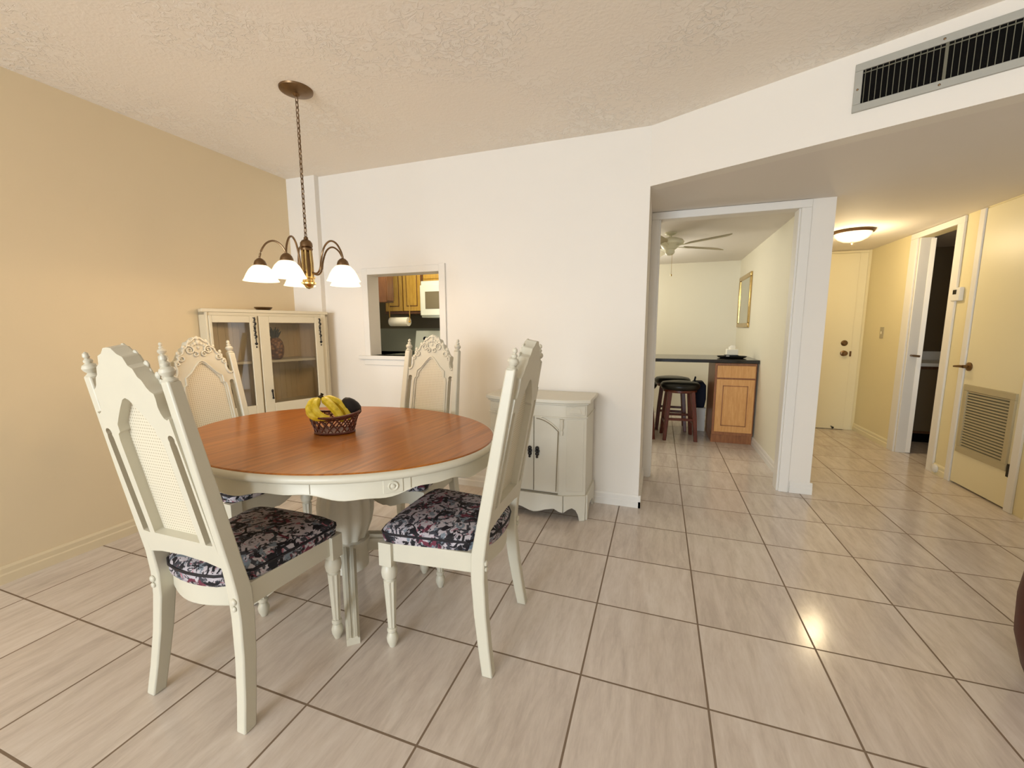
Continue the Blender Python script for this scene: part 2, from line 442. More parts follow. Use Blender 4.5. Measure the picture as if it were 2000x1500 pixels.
# bathroom doorway casing
casing('trim_3', [(XR - .016, XR, BY1, BY1 + .115, 0, 2.0), (XR - .016, XR, BY0 - .085, BY0, 0, 2.0), (XR - .016, XR, BY0 - .085, BY1 + .115, 2.0, 2.05),
                  (XR, XR + .1, BY1 - .016, BY1, 0, 2.0), (XR, XR + .1, BY0, BY0 + .016, 0, 2.0)], 'trim')
# closet casing
casing('trim_4', [(XR - .014, XR, CY1, CY1 + .055, 0, 2.05), (XR - .014, XR, CY0 - .06, CY0, 0, 2.05)], 'trim')
# entry casing
casing('trim_5', [(2.085, 2.165, EY - .016, EY, 0, 2.025), (1.2, 2.165, EY - .016, EY, 2.025, 2.052), (1.2, 1.26, EY - .016, EY, 0, 2.025)], 'door')

# ---- doors
d1 = struct(B().box(1.26, 2.083, EY - .03, EY - .001, .006, 2.022).build('door_1', 'door', bevel=.002), 'cream flat entry door at the end of the hall')
def rose_y(x, y, z, r, mat, par, name, dep=.03, knob=True):
    b = B(); mm = TR(x, y, z) @ RX(PI / 2)
    b.lathe([(r, 0), (r, .006), (r * .7, .012)] + ([(r * .35, .014), (r * .35, .028), (r * .75, .034), (r * .85, .046), (r * .6, .058), (.001, .06)] if knob else [(r * .5, .02), (.001, .021)]), 20, mm)
    return b.build(name, mat, par)
rose_y(2.012, EY - .03, 1.017, .033, 'bronze', d1, 'deadbolt', knob=False)
rose_y(2.014, EY - .03, .9, .033, 'bronze', d1, 'door_knob')
B().box(2.07, 2.088, EY - .036, EY - .029, .865, .925).build('latch_plate', 'bronze', d1)
b = B().tube([(1.965, EY - .03, .035), (1.965, EY - .075, .03)], .006, 8).ball((1.965, EY - .08, .03), .013)
b.build('door_stop', 'black', d1)
# bathroom door leaf, swung open
d3 = B(); mm = TR(XR + .075, BY1 - .02, 0) @ RZ(math.radians(65))
d3.box(0, .5, -.034, 0, .006, 1.99, mm)
d3 = struct(d3.build('door_3', 'trim', bevel=.002), 'white bathroom door swung open into the dark')
b = B().tube([(XR + .03, BY1 - .017, .935), (XR + .03, BY1 - .06, .935)], .009, 10).tube([(XR + .03, BY1 - .055, .935), (XR + .075, BY1 - .065, .93)], .010, 8)
b.build('door_handle', 'bronze', d3)
# closet door with return-air grille
d2 = struct(B().box(XR - .004, XR + .03, CY0 + .003, CY1 - .003, .012, 2.043).build('door_2', 'door', bevel=.002), 'cream closet door with a louvred return grille')
GX = XR - .004
b = B(); g0, g1, h0, h1 = 3.575, 4.072, .255, .772
for q in ((g0, g1, h0, h0 + .045), (g0, g1, h1 - .045, h1), (g0, g0 + .045, h0 + .045, h1 - .045), (g1 - .045, g1, h0 + .045, h1 - .045)):
    b.box(GX - .012, GX + .002, *q)
gr = b.build('return_grille', 'grille', d2, bevel=.003)
B().box(GX - .002, GX, g0 + .04, g1 - .04, h0 + .04, h1 - .04).build('grille_gap_shade', 'slat', gr)  # dark sheet painting the shade between the grille louvres
b = B(); k = 21
for i in range(k):
    z = h0 + .05 + (h1 - h0 - .1) * i / (k - 1)
    b.box(-.0012, .0012, g0 + .045, g1 - .045, -.007, .007, TR(GX - .006, 0, z) @ RY(math.radians(52)))
b.build('grille_louver', 'grille', gr, smooth=False)
b = B(); mm = TR(GX, 4.06, .905) @ RY(-PI / 2)
b.lathe([(.032, 0), (.032, .008), (.022, .014), (.012, .016), (.012, .04), (.001, .042)], 20, mm)
b.tube([(GX - .038, 4.06, .905), (GX - .045, 4.085, .905), (GX - .045, 4.15, .9)], [.011, .01, .007], 10)
b.build('door_handle', 'bronze', d2)
B().box(GX - .010, GX + .002, 3.546, 3.566, .225, .31).build('hinge', 'black', d2)
b = B().lathe([(.035, 0), (.035, .012), (.02, .02), (.001, .021)], 18, TR(XR - .014, 4.27, .05) @ RY(-PI / 2))
tag(b.build('wall_bumper', 'white_plastic'), 'small round white bumper low on the hall wall', 'bumper')

# ---------------------------------------------------------------- dining chairs
def crest_half():
    return [(.150, .484), (.142, .478), (.132, .483), (.125, .497), (.122, .515), (.125, .535), (.124, .550), (.113, .556), (.104, .566), (.094, .586), (.083, .594),
            (.074, .616), (.060, .624), (.050, .647), (.032, .654), (.016, .669), (0, .671)]
def back_outline():
    r = crest_half()
    right = [(.165, .008), (.150, .480)] + r
    left = [(-x, s) for x, s in reversed(right)][1:]
    bot = [(-.10, .02), (0, .026), (.10, .02)]
    return right + left + bot
def slot(sgn):
    pts = [(.122, .085), (.151, .088)] + [(.145, .405)] + arc(.1315, .422, .0125, -.6, PI + .6, 10) + [(.119, .405)]
    return [(sgn * x, s) for x, s in pts]
def cane_open(g=0):
    h = [(.099 - g, .088 + g), (.093 - g, .400), (.089 - g, .42), (.079 - g, .427), (.077 - g, .450 - g), (.060, .473 - g), (.036, .503 - g), (.014, .527 - g), (0, .533 - g)]
    return h + [(-x, s) for x, s in reversed(h)][1:]
BK0 = Vector((0, -.186, .5)); ES = Vector((0, -.188, .982)).normalized(); NB = Vector((0, ES.z, -ES.y))
MB_ = Matrix(((1, 0, 0, BK0.x), (0, ES.y, NB.y, BK0.y), (0, ES.z, NB.z, BK0.z), (0, 0, 0, 1)))   # (x, s, n) -> chair space

def make_chair():
    t = thing('dining_chair', '', 'chair')
    # rear legs run up as back posts
    for s in (1, -1):
        path = [(s * .205, -.212, 0), (s * .197, -.196, .1), (s * .187, -.180, .22), (s * .178, -.170, .34), (s * .174, -.170, .42), (s * .1715, -.182, .5),
                (s * .166, -.235, .79), (s * .160, -.2865, 1.072)]
        lg = B().sweep(path, [.036, .036, .038, .040, .040, .036, .034, .031], [.040, .042, .046, .050, .052, .046, .042, .034]).build('leg', 'cream', t, bevel=.005)
        mm = TR(s * .160, -.2865, 1.070) @ RX(math.radians(10))
        B().lathe([(.017, 0), (.018, .004), (.013, .008), (.010, .012), (.016, .018), (.019, .026), (.016, .034), (.008, .039), (.0105, .043), (.0105, .047), (.005, .052), (.0085, .058), (.007, .066), (.001, .071)], 18, mm).build('finial', 'cream', lg)
        B().ball((s * .181, -.198, .40), .011, 10, sc=(1, .6, 1)).ball((s * .181, -.198, .378), .009, 10, sc=(1, .6, 1)).build('rosette', 'cream', lg)
    # turned, fluted front legs
    for s in (1, -1):
        mm = TR(s * .193, .185, 0)
        b = B().lathe([(.012, 0), (.014, .006), (.020, .022), (.022, .038), (.018, .052), (.0135, .060), (.0185, .066), (.0185, .074), (.0145, .079)], 20, mm)
        b.lathe([(.0145, .079), (.0155, .085), (.024, .262), (.0245, .272)], 40, mm, flute=.16, nf=8)
        b.lathe([(.0245, .272), (.019, .277), (.019, .281), (.027, .286), (.0305, .305), (.028, .325), (.022, .334), (.022, .338)], 24, mm)
        b.box(-.026, .026, -.026, .026, .338, .428, mm)
        b.build('leg', 'cream', t, bevel=.003)
    # seat frame: side rails, bowed rear rail, shaped front apron
    b = B()
    for s in (1, -1):
        b.prism([(s * .206, .17), (s * .186, .17), (s * .160, -.15), (s * .183, -.15)], .355, .428)
    arcp = [(-.165 + .33 * i / 12, -.150 - .046 * math.sin(PI * i / 12)) for i in range(13)]
    b.prism(arcp + [(x, y + .02) for x, y in reversed(arcp)], .355, .428)
    fp = [(-.168, .428), (-.168, .345), (-.15, .343), (-.125, .358), (-.09, .352), (-.05, .336), (-.02, .328), (0, .332), (.02, .328), (.05, .336), (.09, .352), (.125, .358), (.15, .343), (.168, .345), (.168, .428)]
    b.prism(fp, .185, .205, axis='y')
    b.box(-.16, .16, -.14, .18, .405, .425)
    b.build('seat_frame', 'cream', t, bevel=.003)
    # cushion: lofted outline with a domed top and piping
    half = [(0, .222), (.08, .221), (.15, .216), (.19, .206), (.206, .19), (.208, .16), (.198, .05), (.186, -.06), (.176, -.125), (.150, -.140), (.145, -.165), (.10, -.190), (.05, -.200), (0, -.203)]
    ol = half + [(-x, y) for x, y in reversed(half)][1:-1]
    def ring(k, z): return [(x * k, (y - .01) * k + .01, z) for x, y in ol]
    cu = B().rings([ring(.985, .424), ring(1.0, .43), ring(1.015, .445), ring(1.015, .458), ring(.995, .470), ring(.94, .481), ring(.82, .490), ring(.6, .496), ring(.3, .499), ring(.05, .4995)]).build('seat_cushion', 'fabric', t, angle=60)
    B().tube([(x * 1.012, (y - .01) * 1.012 + .01, .462) for x, y in ol], .0045, 6, closed=True).build('piping', 'piping', cu)
    # splat with crest, slots and arched cane opening
    bk = B().merge(plate([back_outline(), slot(1), slot(-1), cane_open()], .036), MB_).build('back_panel', 'cream', t, bevel=.003)
    cp = cane_open(-.003)
    B().merge(plate([cp], .004), MB_ @ TR(0, 0, .010)).build('cane', 'cane', bk, smooth=False)
    # raised mouldings on the front and carved crest
    b = B()
    nz = .019
    co = cane_open(-.012)
    b.tube([(x, s, nz) for x, s in co], .0045, 6, MB_, closed=True)
    b.build('molding', 'cream', bk)
    b = B()
    edge = crest_half()
    rim = [(x * .96, s - .008, nz) for x, s in edge] ; rim = rim + [(-x, s, z) for x, s, z in reversed(rim)][1:]
    b.tube(rim, .0055, 6, MB_)
    for s in (1, -1):
        for (cx, cs, r0, tu, dr) in ((.045, .602, .022, 1.5, 1), (.088, .562, .018, 1.4, -1), (.02, .58, .014, 1.2, 1), (.112, .535, .010, 1.2, 1)):
            pts = []
            for i in range(19):
                a = dr * 2 * PI * tu * i / 18 + 1.2; r = r0 * (1 - .75 * i / 18)
                pts.append((s * (cx + r * math.cos(a)), cs + r * math.sin(a), nz + .002))
            b.tube(pts, [.005 - .0025 * i / 18 for i in range(19)], 6, MB_)
    for x, s, r in ((0, .640, .012), (.016, .634, .009), (-.016, .634, .009), (.028, .626, .008), (-.028, .626, .008), (0, .662, .010), (0, .614, .008), (.075, .60, .007), (-.075, .60, .007), (.105, .570, .007), (-.105, .570, .007), (.04, .646, .009), (-.04, .646, .009), (.07, .618, .009), (-.07, .618, .009), (.1, .588, .009), (-.1, .588, .009)):
        b.ball((x, s, nz), r, 10, MB_, (1, 1.2, .6))
    b.build('crest_carving', 'cream', bk)
    return t

chairA = make_chair()
chairs = [(chairA, (-1.337, .998), 0, 'cream dining chair with its caned back turned to the camera'),
          (None, (-.732, 1.413), PI / 2 + .02, 'cream dining chair in profile, floral seat, nearest the sideboard'),
          (None, (-1.955, 1.480), -PI / 2 - math.radians(4), 'cream dining chair against the lamp-tinted wall, before the glass-door cabinet'),
          (None, (-1.245, 1.862), PI, 'cream dining chair behind the table, under the kitchen pass-through')]
for o, (x, y), rz, lab in chairs:
    o = o or copy_tree(chairA)
    o.location = (x, y, 0); o.rotation_euler = (0, 0, rz)
    tag(o, lab, 'chair', 'dining chairs around the oval table')

# ---------------------------------------------------------------- dining table
TX, TY, TROT = -1.347, 1.491, math.radians(-5.2)
tb = thing('dining_table', 'oval pedestal table with walnut top and cream scalloped apron', 'table', (TX, TY, 0), TROT)
AX, AY = .735, .562
def ell(ax, ay, z, n=96): return [(ax * math.cos(2 * PI * i / n), ay * math.sin(2 * PI * i / n), z) for i in range(n)]
B().rings([ell(AX - .012, AY - .012, .722), ell(AX - .012, AY - .012, .742), ell(AX - .016, AY - .016, .745)]).build('tabletop', 'tabletop', tb, angle=30)
B().rings([ell(AX - .018, AY - .018, .712), ell(AX - .004, AY - .004, .714), ell(AX + .002, AY + .002, .722), ell(AX + .002, AY + .002, .732), ell(AX - .004, AY - .004, .739), ell(AX - .013, AY - .013, .741)], cap=False).build('table_rim', 'cream', tb, angle=50)
n = 192
def wav(i):
    a = 2 * PI * i / n; q = abs(math.sin(2 * a)) 
    return .660 - .013 * math.cos(8 * a) + .004 * math.cos(24 * a)
o_ = [((AX - .018) * math.cos(2 * PI * i / n), (AY - .018) * math.sin(2 * PI * i / n)) for i in range(n)]
i_ = [((AX - .040) * math.cos(2 * PI * i / n), (AY - .040) * math.sin(2 * PI * i / n)) for i in range(n)]
b = B().rings([[(x, y, .714) for x, y in i_], [(x, y, .714) for x, y in o_], [(x, y, wav(i) + .008) for i, (x, y) in enumerate(o_)], [(x * 1.004, y * 1.004, wav(i) + .004) for i, (x, y) in enumerate(o_)], [(x * .99, y * .99, wav(i)) for i, (x, y) in enumerate(o_)],
               [(x, y, wav(i)) for i, (x, y) in enumerate(i_)], [(x, y, .714) for x, y in i_]], cap=False)
b.build('apron', 'cream', tb, angle=50)
def on_apron(a):
    x, y = (AX - .018) * math.cos(a), (AY - .018) * math.sin(a)
    nx, ny = x / (AX * AX), y / (AY * AY); L = math.hypot(nx, ny)
    return x, y, math.atan2(ny / L, nx / L)
for adeg in (-37, -100, 48, 100, 143, -143):
    x, y, an = on_apron(math.radians(adeg)); mm = TR(x, y, .689) @ RZ(an) @ RY(PI / 2)
    if adeg in (-37, 48, 143, -143):
        b = B(); b.box(-.024, .024, -.032, .032, -.003, .002, mm)
        b.lathe([(.017, 0), (.017, .006), (.013, .007), (.011, .004), (.007, .004), (.006, .008), (.001, .009)], 20, mm)
        b.build('rosette', 'cream', tb, bevel=.0015)
for adeg in (-31.5, -60, -120, 42, 90, 150):
    x, y, an = on_apron(math.radians(adeg)); B().box(-.001, .0012, -.001, .001, .668, .712, TR(x, y, 0) @ RZ(an)).build('seam', 'glaze', tb)
b = B().lathe([(.30, .690), (.30, .715)], 40).lathe([(.16, .66), (.16, .70)], 32)
b.lathe([(.075, .66), (.075, .62), (.06, .60), (.06, .58), (.085, .565), (.085, .545), (.06, .53), (.07, .515)], 40)
b.build('table_underframe', 'cream_grey', tb)
b = B().lathe([(.07, .515), (.098, .48), (.118, .44), (.126, .40), (.124, .35), (.113, .30), (.098, .26), (.088, .235)], 96, flute=.11, nf=12)
b.lathe([(.088, .235), (.10, .228), (.10, .205), (.09, .2), (.09, .09), (.07, .08)], 40)
b.build('pedestal', 'cream_grey', tb, angle=50)
for k, wa in enumerate((-48, 42, 132, 222)):
    a = math.radians(wa) - TROT
    pts = [(.06, .185), (.10, .195), (.16, .185), (.22, .150), (.28, .100), (.34, .055), (.39, .028), (.432, .016)]
    hh = [.075, .075, .07, .062, .054, .046, .04, .032]
    rr = []
    for (r, z), h in zip(pts, hh):
        w = .034 - .010 * (r / .44)
        sec = [(-w, -h / 2), (w, -h / 2), (w, h * .25), (w * .72, h * .30), (w * .66, h * .5), (w * .25, h * .5), (w * .15, h * .38), (-w * .15, h * .38), (-w * .25, h * .5), (-w * .66, h * .5), (-w * .72, h * .30), (-w, h * .25)]
        rr.append([(r, p, max(.0, z + q)) for p, q in sec])
    B().rings(rr, True, True, RZ(a)).build('foot', 'cream', tb, angle=40)

# ---------------------------------------------------------------- fruit basket
KX, KY, KZ = -1.342, 1.447, .7455
bs = thing('fruit_basket', 'dark woven wicker fruit basket on the table', 'basket', (KX, KY, KZ), math.radians(25))
ea, eb = 1.0, .72
def bk(r, a, z): return (r * ea * math.cos(a), r * eb * math.sin(a), z)
B().rings([[bk(.078, 2 * PI * i / 40, .002) for i in range(40)], [bk(.080, 2 * PI * i / 40, .010) for i in range(40)]]).build('base', 'wicker', bs)
def rimz(a): return .078 + .014 * math.cos(a) ** 2
B().tube([bk(.108, 2 * PI * i / 48, rimz(2 * PI * i / 48)) for i in range(48)], .0058, 8, closed=True).tube([bk(.102, 2 * PI * i / 48, rimz(2 * PI * i / 48) - .011) for i in range(48)], .0036, 6, closed=True).build('rim', 'wicker', bs)
b = B(); ns = 18
for k in range(ns):
    for sg in (1, -1):
        pts = []
        for j in range(7):
            u = j / 6; a = 2 * PI * k / ns + sg * u * .62
            pts.append(bk(.080 + .024 * u + sg * .0012 * (1 if j % 2 else -1), a, .006 + (rimz(a) - .012) * u))
        b.tube(pts, .0031, 5)
b.build('lattice', 'wicker', bs)
b = B().tube([bk(.082, 2 * PI * i / 48, .006) for i in range(48)], .006, 8, closed=True); b.build('foot_ring', 'wicker', bs)

def banana(pts, rmax, name, par):
    n = 22; P = [Vector(p) for p in pts]; out = []; rs = []
    for i in range(n + 1):
        u = i / n
        # quadratic / cubic bezier
        q = ((1 - u) ** 3) * P[0] + 3 * ((1 - u) ** 2) * u * P[1] + 3 * (1 - u) * u * u * P[2] + u ** 3 * P[3]
        out.append(q); rs.append(rmax * min(1, max(.28, (u / .16) ** .8 if u < .16 else 1)) * (1 if u < .82 else max(.22, 1 - ((u - .82) / .18) ** 2 * .8)))
    o = B().tube(out, rs, 7).build(name, 'banana', par, angle=25)
    B().ball(out[-1], rmax * .26, 8).build('tip', 'stem', o)
bn = thing('banana_bunch', 'bunch of yellow bananas in the wicker basket', 'fruit', (KX, KY, KZ), 0)
vx = Vector((.87, .50, 0)); vd = Vector((.50, -.87, 0))     # along the basket, and toward the viewer
def at(a, d, z): return vx * a + vd * d + Vector((0, 0, z))
cr = at(-.050, -.01, .155)
banana([cr, at(-.115, .02, .135), at(-.095, .055, .072), at(-.02, .06, .078)], .0185, 'banana', bn)
banana([cr, at(-.085, .045, .13), at(-.06, .07, .075), at(.01, .055, .068)], .017, 'banana', bn)
banana([cr, at(-.01, .03, .14), at(.025, .05, .105), at(.045, .045, .055)], .0175, 'banana', bn)
banana([cr, at(.01, -.02, .145), at(.055, .0, .115), at(.065, .01, .055)], .018, 'banana', bn)
B().tube([cr + Vector((0, 0, -.008)), cr + at(-.002, 0, .006), cr + at(.004, -.004, .018)], [.014, .012, .009], 8).build('crown', 'stem', bn)
av = B().lathe([(.001, -.042), (.018, -.038), (.029, -.022), (.031, -.004), (.027, .016), (.019, .032), (.009, .042), (.001, .044)], 20, Matrix.Rotation(.5, 4, 'X') @ Matrix.Rotation(-.4, 4, 'Y')).build('avocado', 'avocado')
av.scale = (1.15, 1.15, 1.15); pa = Vector((KX, KY, KZ)) + at(.070, -.02, .108); av.location = pa
tag(av, 'dark avocado resting beside the bananas in the basket', 'fruit')

# ---------------------------------------------------------------- sideboard
SX = -.715
sb = thing('sideboard', 'small cream sideboard with arched double doors and canted corners', 'cabinet', (SX, 0, 0))
yb, y1, y2 = 2.793, 2.505, 2.452
def foot_poly(g): return [(-.318 - g, yb), (-.318 - g, y1 - g * .6), (-.188 - g * .3, y2 - g), (.188 + g * .3, y2 - g), (.318 + g, y1 - g * .6), (.318 + g, yb)]
B().prism(foot_poly(0), .10, .748).build('carcass', 'cream_grey', sb, bevel=.003)
b = B().prism(foot_poly(.012), .736, .748).prism(foot_poly(.024), .748, .771); b.build('top', 'cream_grey', sb, bevel=.004)
b = B()
def face_panel(bb_, a, c, poly, t0, t1):
    d = Vector((c[0] - a[0], c[1] - a[1])); L = d.length; d.normalize(); nn = Vector((d.y, -d.x))
    m = Matrix(((d.x, nn.x, 0, a[0]), (d.y, nn.y, 0, a[1]), (0, 0, 1, 0), (0, 0, 0, 1)))
    bb_.prism([(u * L, z) for u, z in poly], t0, t1, m, axis='y')
fp = foot_poly(0)
def skirt(kind):
    if kind == 'c': return [(0, .165), (0, .055), (.06, .058), (.15, .075), (.3, .062), (.42, .045), (.5, .04), (.58, .045), (.7, .062), (.85, .075), (.94, .058), (1, .055), (1, .165)]
    if kind == 'r': return [(0, .165), (0, .055), (.2, .075), (.38, .085), (.55, .07), (.66, .04), (.72, .0), (.98, .0), (1, .165)]
    if kind == 'l': return [(1, .165), (1, .055), (.8, .075), (.62, .085), (.45, .07), (.34, .04), (.28, .0), (.02, .0), (0, .165)][::-1]
    if kind == 's': return [(0, .165), (0, 0), (.12, 0), (.2, .05), (.3, .075), (.6, .07), (.8, .06), (.88, 0), (1, 0), (1, .165)]
face_panel(b, fp[1], fp[2], skirt('l'), -.002, .014); face_panel(b, fp[2], fp[3], skirt('c'), -.002, .014); face_panel(b, fp[3], fp[4], skirt('r'), -.002, .014)
face_panel(b, fp[4], fp[5], skirt('s'), -.002, .014); face_panel(b, fp[0], fp[1], skirt('s'), -.002, .014)
b.build('plinth', 'cream_grey', sb, bevel=.003)
b = B().prism(foot_poly(.008), .655, .662)
for a, c in ((fp[1], fp[2]), (fp[3], fp[4])):
    face_panel(b, a, c, [(.08, .672), (.92, .672), (.92, .728), (.08, .728)], 0, .006)
    face_panel(b, a, c, [(.25, .685), (.75, .685), (.68, .715), (.32, .715)], .004, .011)
    face_panel(b, a, c, [(.12, .19), (.88, .19), (.88, .64), (.12, .64)], 0, .003)
b.build('corner_panel', 'cream_grey', sb, bevel=.002)
for s in (1, -1):
    m = TR(s * .176, y2 - .006, .62)
    B().lathe([(.008, -.07), (.010, -.05), (.006, -.04), (.012, -.02), (.010, .02), (.014, .03)], 12, m).build('pilaster_drop', 'cream_grey', sb)
def arch(x): return .66 - .075 * (abs(x) / .155) ** 2.2
for s in (1, -1):
    xs = [.002 + .153 * i / 10 for i in range(11)]
    ol = [(s * x, arch(x)) for x in xs] + [(s * .155, .182), (s * .002, .182)]
    dr = B().prism(ol if s > 0 else ol[::-1], y2 - .010, y2 + .002, axis='y').build('door', 'cream_grey', sb, bevel=.002)
    B().tube([(s * x, y2 - .012, arch(x) - .012) for x in xs[1:]] + [(s * .145, y2 - .012, .19)], .003, 6).build('molding', 'glaze', dr)
    hb = B(); m = TR(s * .024, y2 - .018, .440) @ Matrix.Scale(1.3, 4)
    hb.ball((0, 0, .014), .010, 10, m, (1, .6, 1)).ball((0, 0, -.014), .010, 10, m, (1, .6, 1)).ball((0, -.004, 0), .006, 10, m).ball((0, -.003, -.028), .006, 8, m)
    hb.box(-.011, .011, .001, .007, -.006, .006, m)
    hb.build('handle', 'black', dr)
b = B()
for z in (.171,): b.box(-.156, .156, y2 - .012, y2, z, z + .003)
b.box(-.0012, .0012, y2 - .0115, y2, .182, .66)
b.build('door_gap', 'glaze', sb)

# ---------------------------------------------------------------- glass-door cabinet
cl = Vector((.316, .949)).normalized(); ang = math.atan2(cl.y, cl.x)
cc = thing('china_cabinet', 'cream glass-door china cabinet standing in the corner', 'cabinet', (-2.80, 1.935, 0), ang)
# cabinet space: x along the front, +y into the corner (behind), front plane y=0
MC = (TR(-2.80, 1.935, 0) @ RZ(ang)).inverted()
def w2c(x, y): v = MC @ Vector((x, y, 0)); return (v.x, v.y)
W = .806; HT = 1.312
A0, A1, A2 = w2c(-2.902, 1.965), w2c(-2.902, 2.755), w2c(-2.565, 2.755)
b = B()
def wallseg(p, q, z0, z1, t=.016):
    d = Vector((q[0] - p[0], q[1] - p[1])); L = d.length; m = TR(p[0], p[1], 0) @ RZ(math.atan2(d.y, d.x))
    b.box(0, L, -t, 0, z0, z1, m)
wallseg((0, 0), A0, 0, HT); wallseg(A0, A1, 0, HT); wallseg(A1, A2, 0, HT); wallseg(A2, (W, 0), 0, HT)
poly = [(0, 0), (W, 0), A2, A1, A0]
b.prism(poly, 0.06, .10).prism(poly, HT - .02, HT)
b.build('carcass', 'cream_warm', cc, bevel=.002)
def shrink(g): 
    cx = sum(p[0] for p in poly) / 5; cy = sum(p[1] for p in poly) / 5
    return [(cx + (x - cx) * g, cy + (y - cy) * g) for x, y in poly]
b = B().prism([(-.022, -.022), (W + .02, -.022), (A2[0] + .012, A2[1]), A1, A0], HT, HT + .022)
b.build('top', 'cream_warm', cc, bevel=.004)
inn = shrink(.93)
B().prism(inn, .955, .972).prism(inn, .62, .635).build('shelf', 'cream_warm', cc, bevel=.001)
b = B()
def liner(p, q, z0, z1):
    d = Vector((q[0] - p[0], q[1] - p[1])); L = d.length; m = TR(p[0], p[1], 0) @ RZ(math.atan2(d.y, d.x)); k = max(2, int(L / .05))
    for i in range(k): b.box(L * i / k + .001, L * (i + 1) / k - .001, -.022, -.018, z0, z1, m)
liner(A0, A1, .1, HT - .02); liner(A1, A2, .1, HT - .02)
b.build('back_boards', 'cream_in', cc, smooth=False)
# face frame
def stile(bb_, x0, x1, z0, z1, y0=-.018, y1=0): bb_.box(x0, x1, y0, y1, z0, z1)
b = B()
stile(b, 0, .012, 0, HT); stile(b, .77, W, 0, HT); stile(b, .012, .77, HT - .022, HT, -.012); stile(b, .012, .77, 0, .10); stile(b, .299, .312, .1, HT - .02, -.012)
b.build('face_frame', 'cream_warm', cc, bevel=.002)
for nm, x0, x1, g0, g1 in (('a', .013, .300, .030, .252), ('b', .311, .769, .378, .712)):
    b = B(); z0, z1 = .105, HT - .022; gz0, gz1 = .66, HT - .068
    for q in ((x0, g0, z0, z1), (g1, x1, z0, z1), (g0, g1, z0, gz0), (g0, g1, gz1, z1)):
        b.box(q[0], q[1], -.032, -.012, q[2], q[3])
    dr = b.build('door', 'cream_warm', cc, bevel=.003)
    B().box(g0 - .004, g1 + .004, -.024, -.021, gz0 - .004, gz1 + .004).build('glass_pane', 'glass', dr, smooth=False)
    hb = B()
    hx_ = .283 if nm == 'a' else .752
    for i in range(5):
        zz = HT - .045 - .030 * i
        hb.ball((hx_ + .005 * math.sin(i * 2.1), -.035, zz), .0075, 8, sc=(.8, .4, 1.3))
        hb.tube([(hx_ - .012, -.035, zz + .012), (hx_ + .004, -.037, zz), (hx_ - .008, -.035, zz - .012)], .003, 6)
    hb.tube([(hx_, -.034, HT - .03), (hx_, -.034, HT - .225)], .0035, 6)
    hb.ball((hx_, -.035, HT - .215), .009, 8, sc=(1.2, .4, 1)).ball((hx_, -.035, HT - .238), .005, 8, sc=(1, .4, 1.5))
    hb.build('hinge', 'black', dr)
    if nm == 'b':
        B().ball((.362, -.04, .752), .010, 10, sc=(.8, .6, 1.3)).tube([(.362, -.042, .745), (.364, -.042, .705)], .005, 8).ball((.364, -.042, .70), .008, 8).build('handle', 'black', dr)
MW = TR(-2.80, 1.935, 0) @ RZ(ang)
pw = MW @ Vector((.46, .09, .973))
pn = thing('pineapple_ornament', 'carved brown pineapple ornament on the upper shelf behind glass', 'ornament', tuple(pw))
B().lathe([(.030, 0), (.045, .012), (.056, .05), (.058, .09), (.050, .13), (.034, .155), (.012, .165)], 24).build('body', 'pineapple', pn)
b = B()
for ringi, (r0, h, nn_) in enumerate(((.012, .07, 8), (.022, .055, 9), (.006, .085, 5))):
    for i in range(nn_):
        a = 2 * PI * i / nn_ + ringi * .4; dx, dy = math.cos(a), math.sin(a)
        b.tube([(dx * r0 * .5, dy * r0 * .5, .155), (dx * (r0 + .008), dy * (r0 + .008), .155 + h * .6), (dx * (r0 + .024), dy * (r0 + .024), .155 + h)], [.008, .007, .0012], 5)
b.build('leaf_crown', 'leaf', pn)
pw = MW @ Vector((.40, .10, HT + .0225))
b = B().lathe([(.030, 0), (.045, .006), (.058, .018), (.060, .024), (.054, .022), (.03, .010), (.001, .009)], 24)
o = b.build('dish', 'bronze'); o.location = pw
tag(o, 'small dark dish on top of the china cabinet', 'dish')
for (u_, v_, lab) in ((.10, .10, 'stemmed clear glass behind the left cabinet pane, nearer the wall'), (.19, .13, 'stemmed clear glass behind the left cabinet pane, beside the door post')):
    pw = MW @ Vector((u_, v_, .636))
    o = B().lathe([(.032, 0), (.032, .003), (.006, .008), (.005, .07), (.012, .08), (.032, .10), (.036, .13), (.033, .17), (.0315, .17), (.034, .13), (.03, .102), (.001, .086)], 20).build('wine_glass', 'glass')
    o.location = pw; tag(o, lab, 'glass', 'glasses on the lower cabinet shelf')

# ---------------------------------------------------------------- chandelier
HX, HY = -1.786, 1.802
ch = thing('chandelier', 'bronze five-arm chandelier with lit white bell shades', 'chandelier', (HX, HY, ZC))
B().lathe([(.001, -.034), (.012, -.032), (.02, -.024), (.055, -.018), (.078, -.008), (.080, 0)], 36).build('canopy', 'bronze', ch)
b = B(); z = -.034; i = 0
while z > -.715:
    a = i * PI / 2
    pts = []
    for k in range(12):
        t_ = 2 * PI * k / 12; q = .0075 * math.cos(t_)
        pts.append((q * math.cos(a), q * math.sin(a), z - .014 + .0165 * math.sin(t_)))
    b.tube(pts, .0021, 5, closed=True); z -= .0245; i += 1
b.tube([(.003, .003, -.03), (.002, -.002, -.35), (0, 0, -.72)], .0018, 5)
b.build('chain', 'bronze', ch)
zb_ = lambda z: z - ZC
b = B().lathe([(.004, zb_(1.685)), (.010, zb_(1.68)), (.012, zb_(1.668)), (.022, zb_(1.662)), (.030, zb_(1.650)), (.031, zb_(1.632)), (.026, zb_(1.628)), (.031, zb_(1.622)), (.028, zb_(1.612)), (.012, zb_(1.606))], 28)
b.lathe([(.013, zb_(1.606)), (.013, zb_(1.48))], 12)
b.build('body_cap', 'bronze', ch)
b = B()
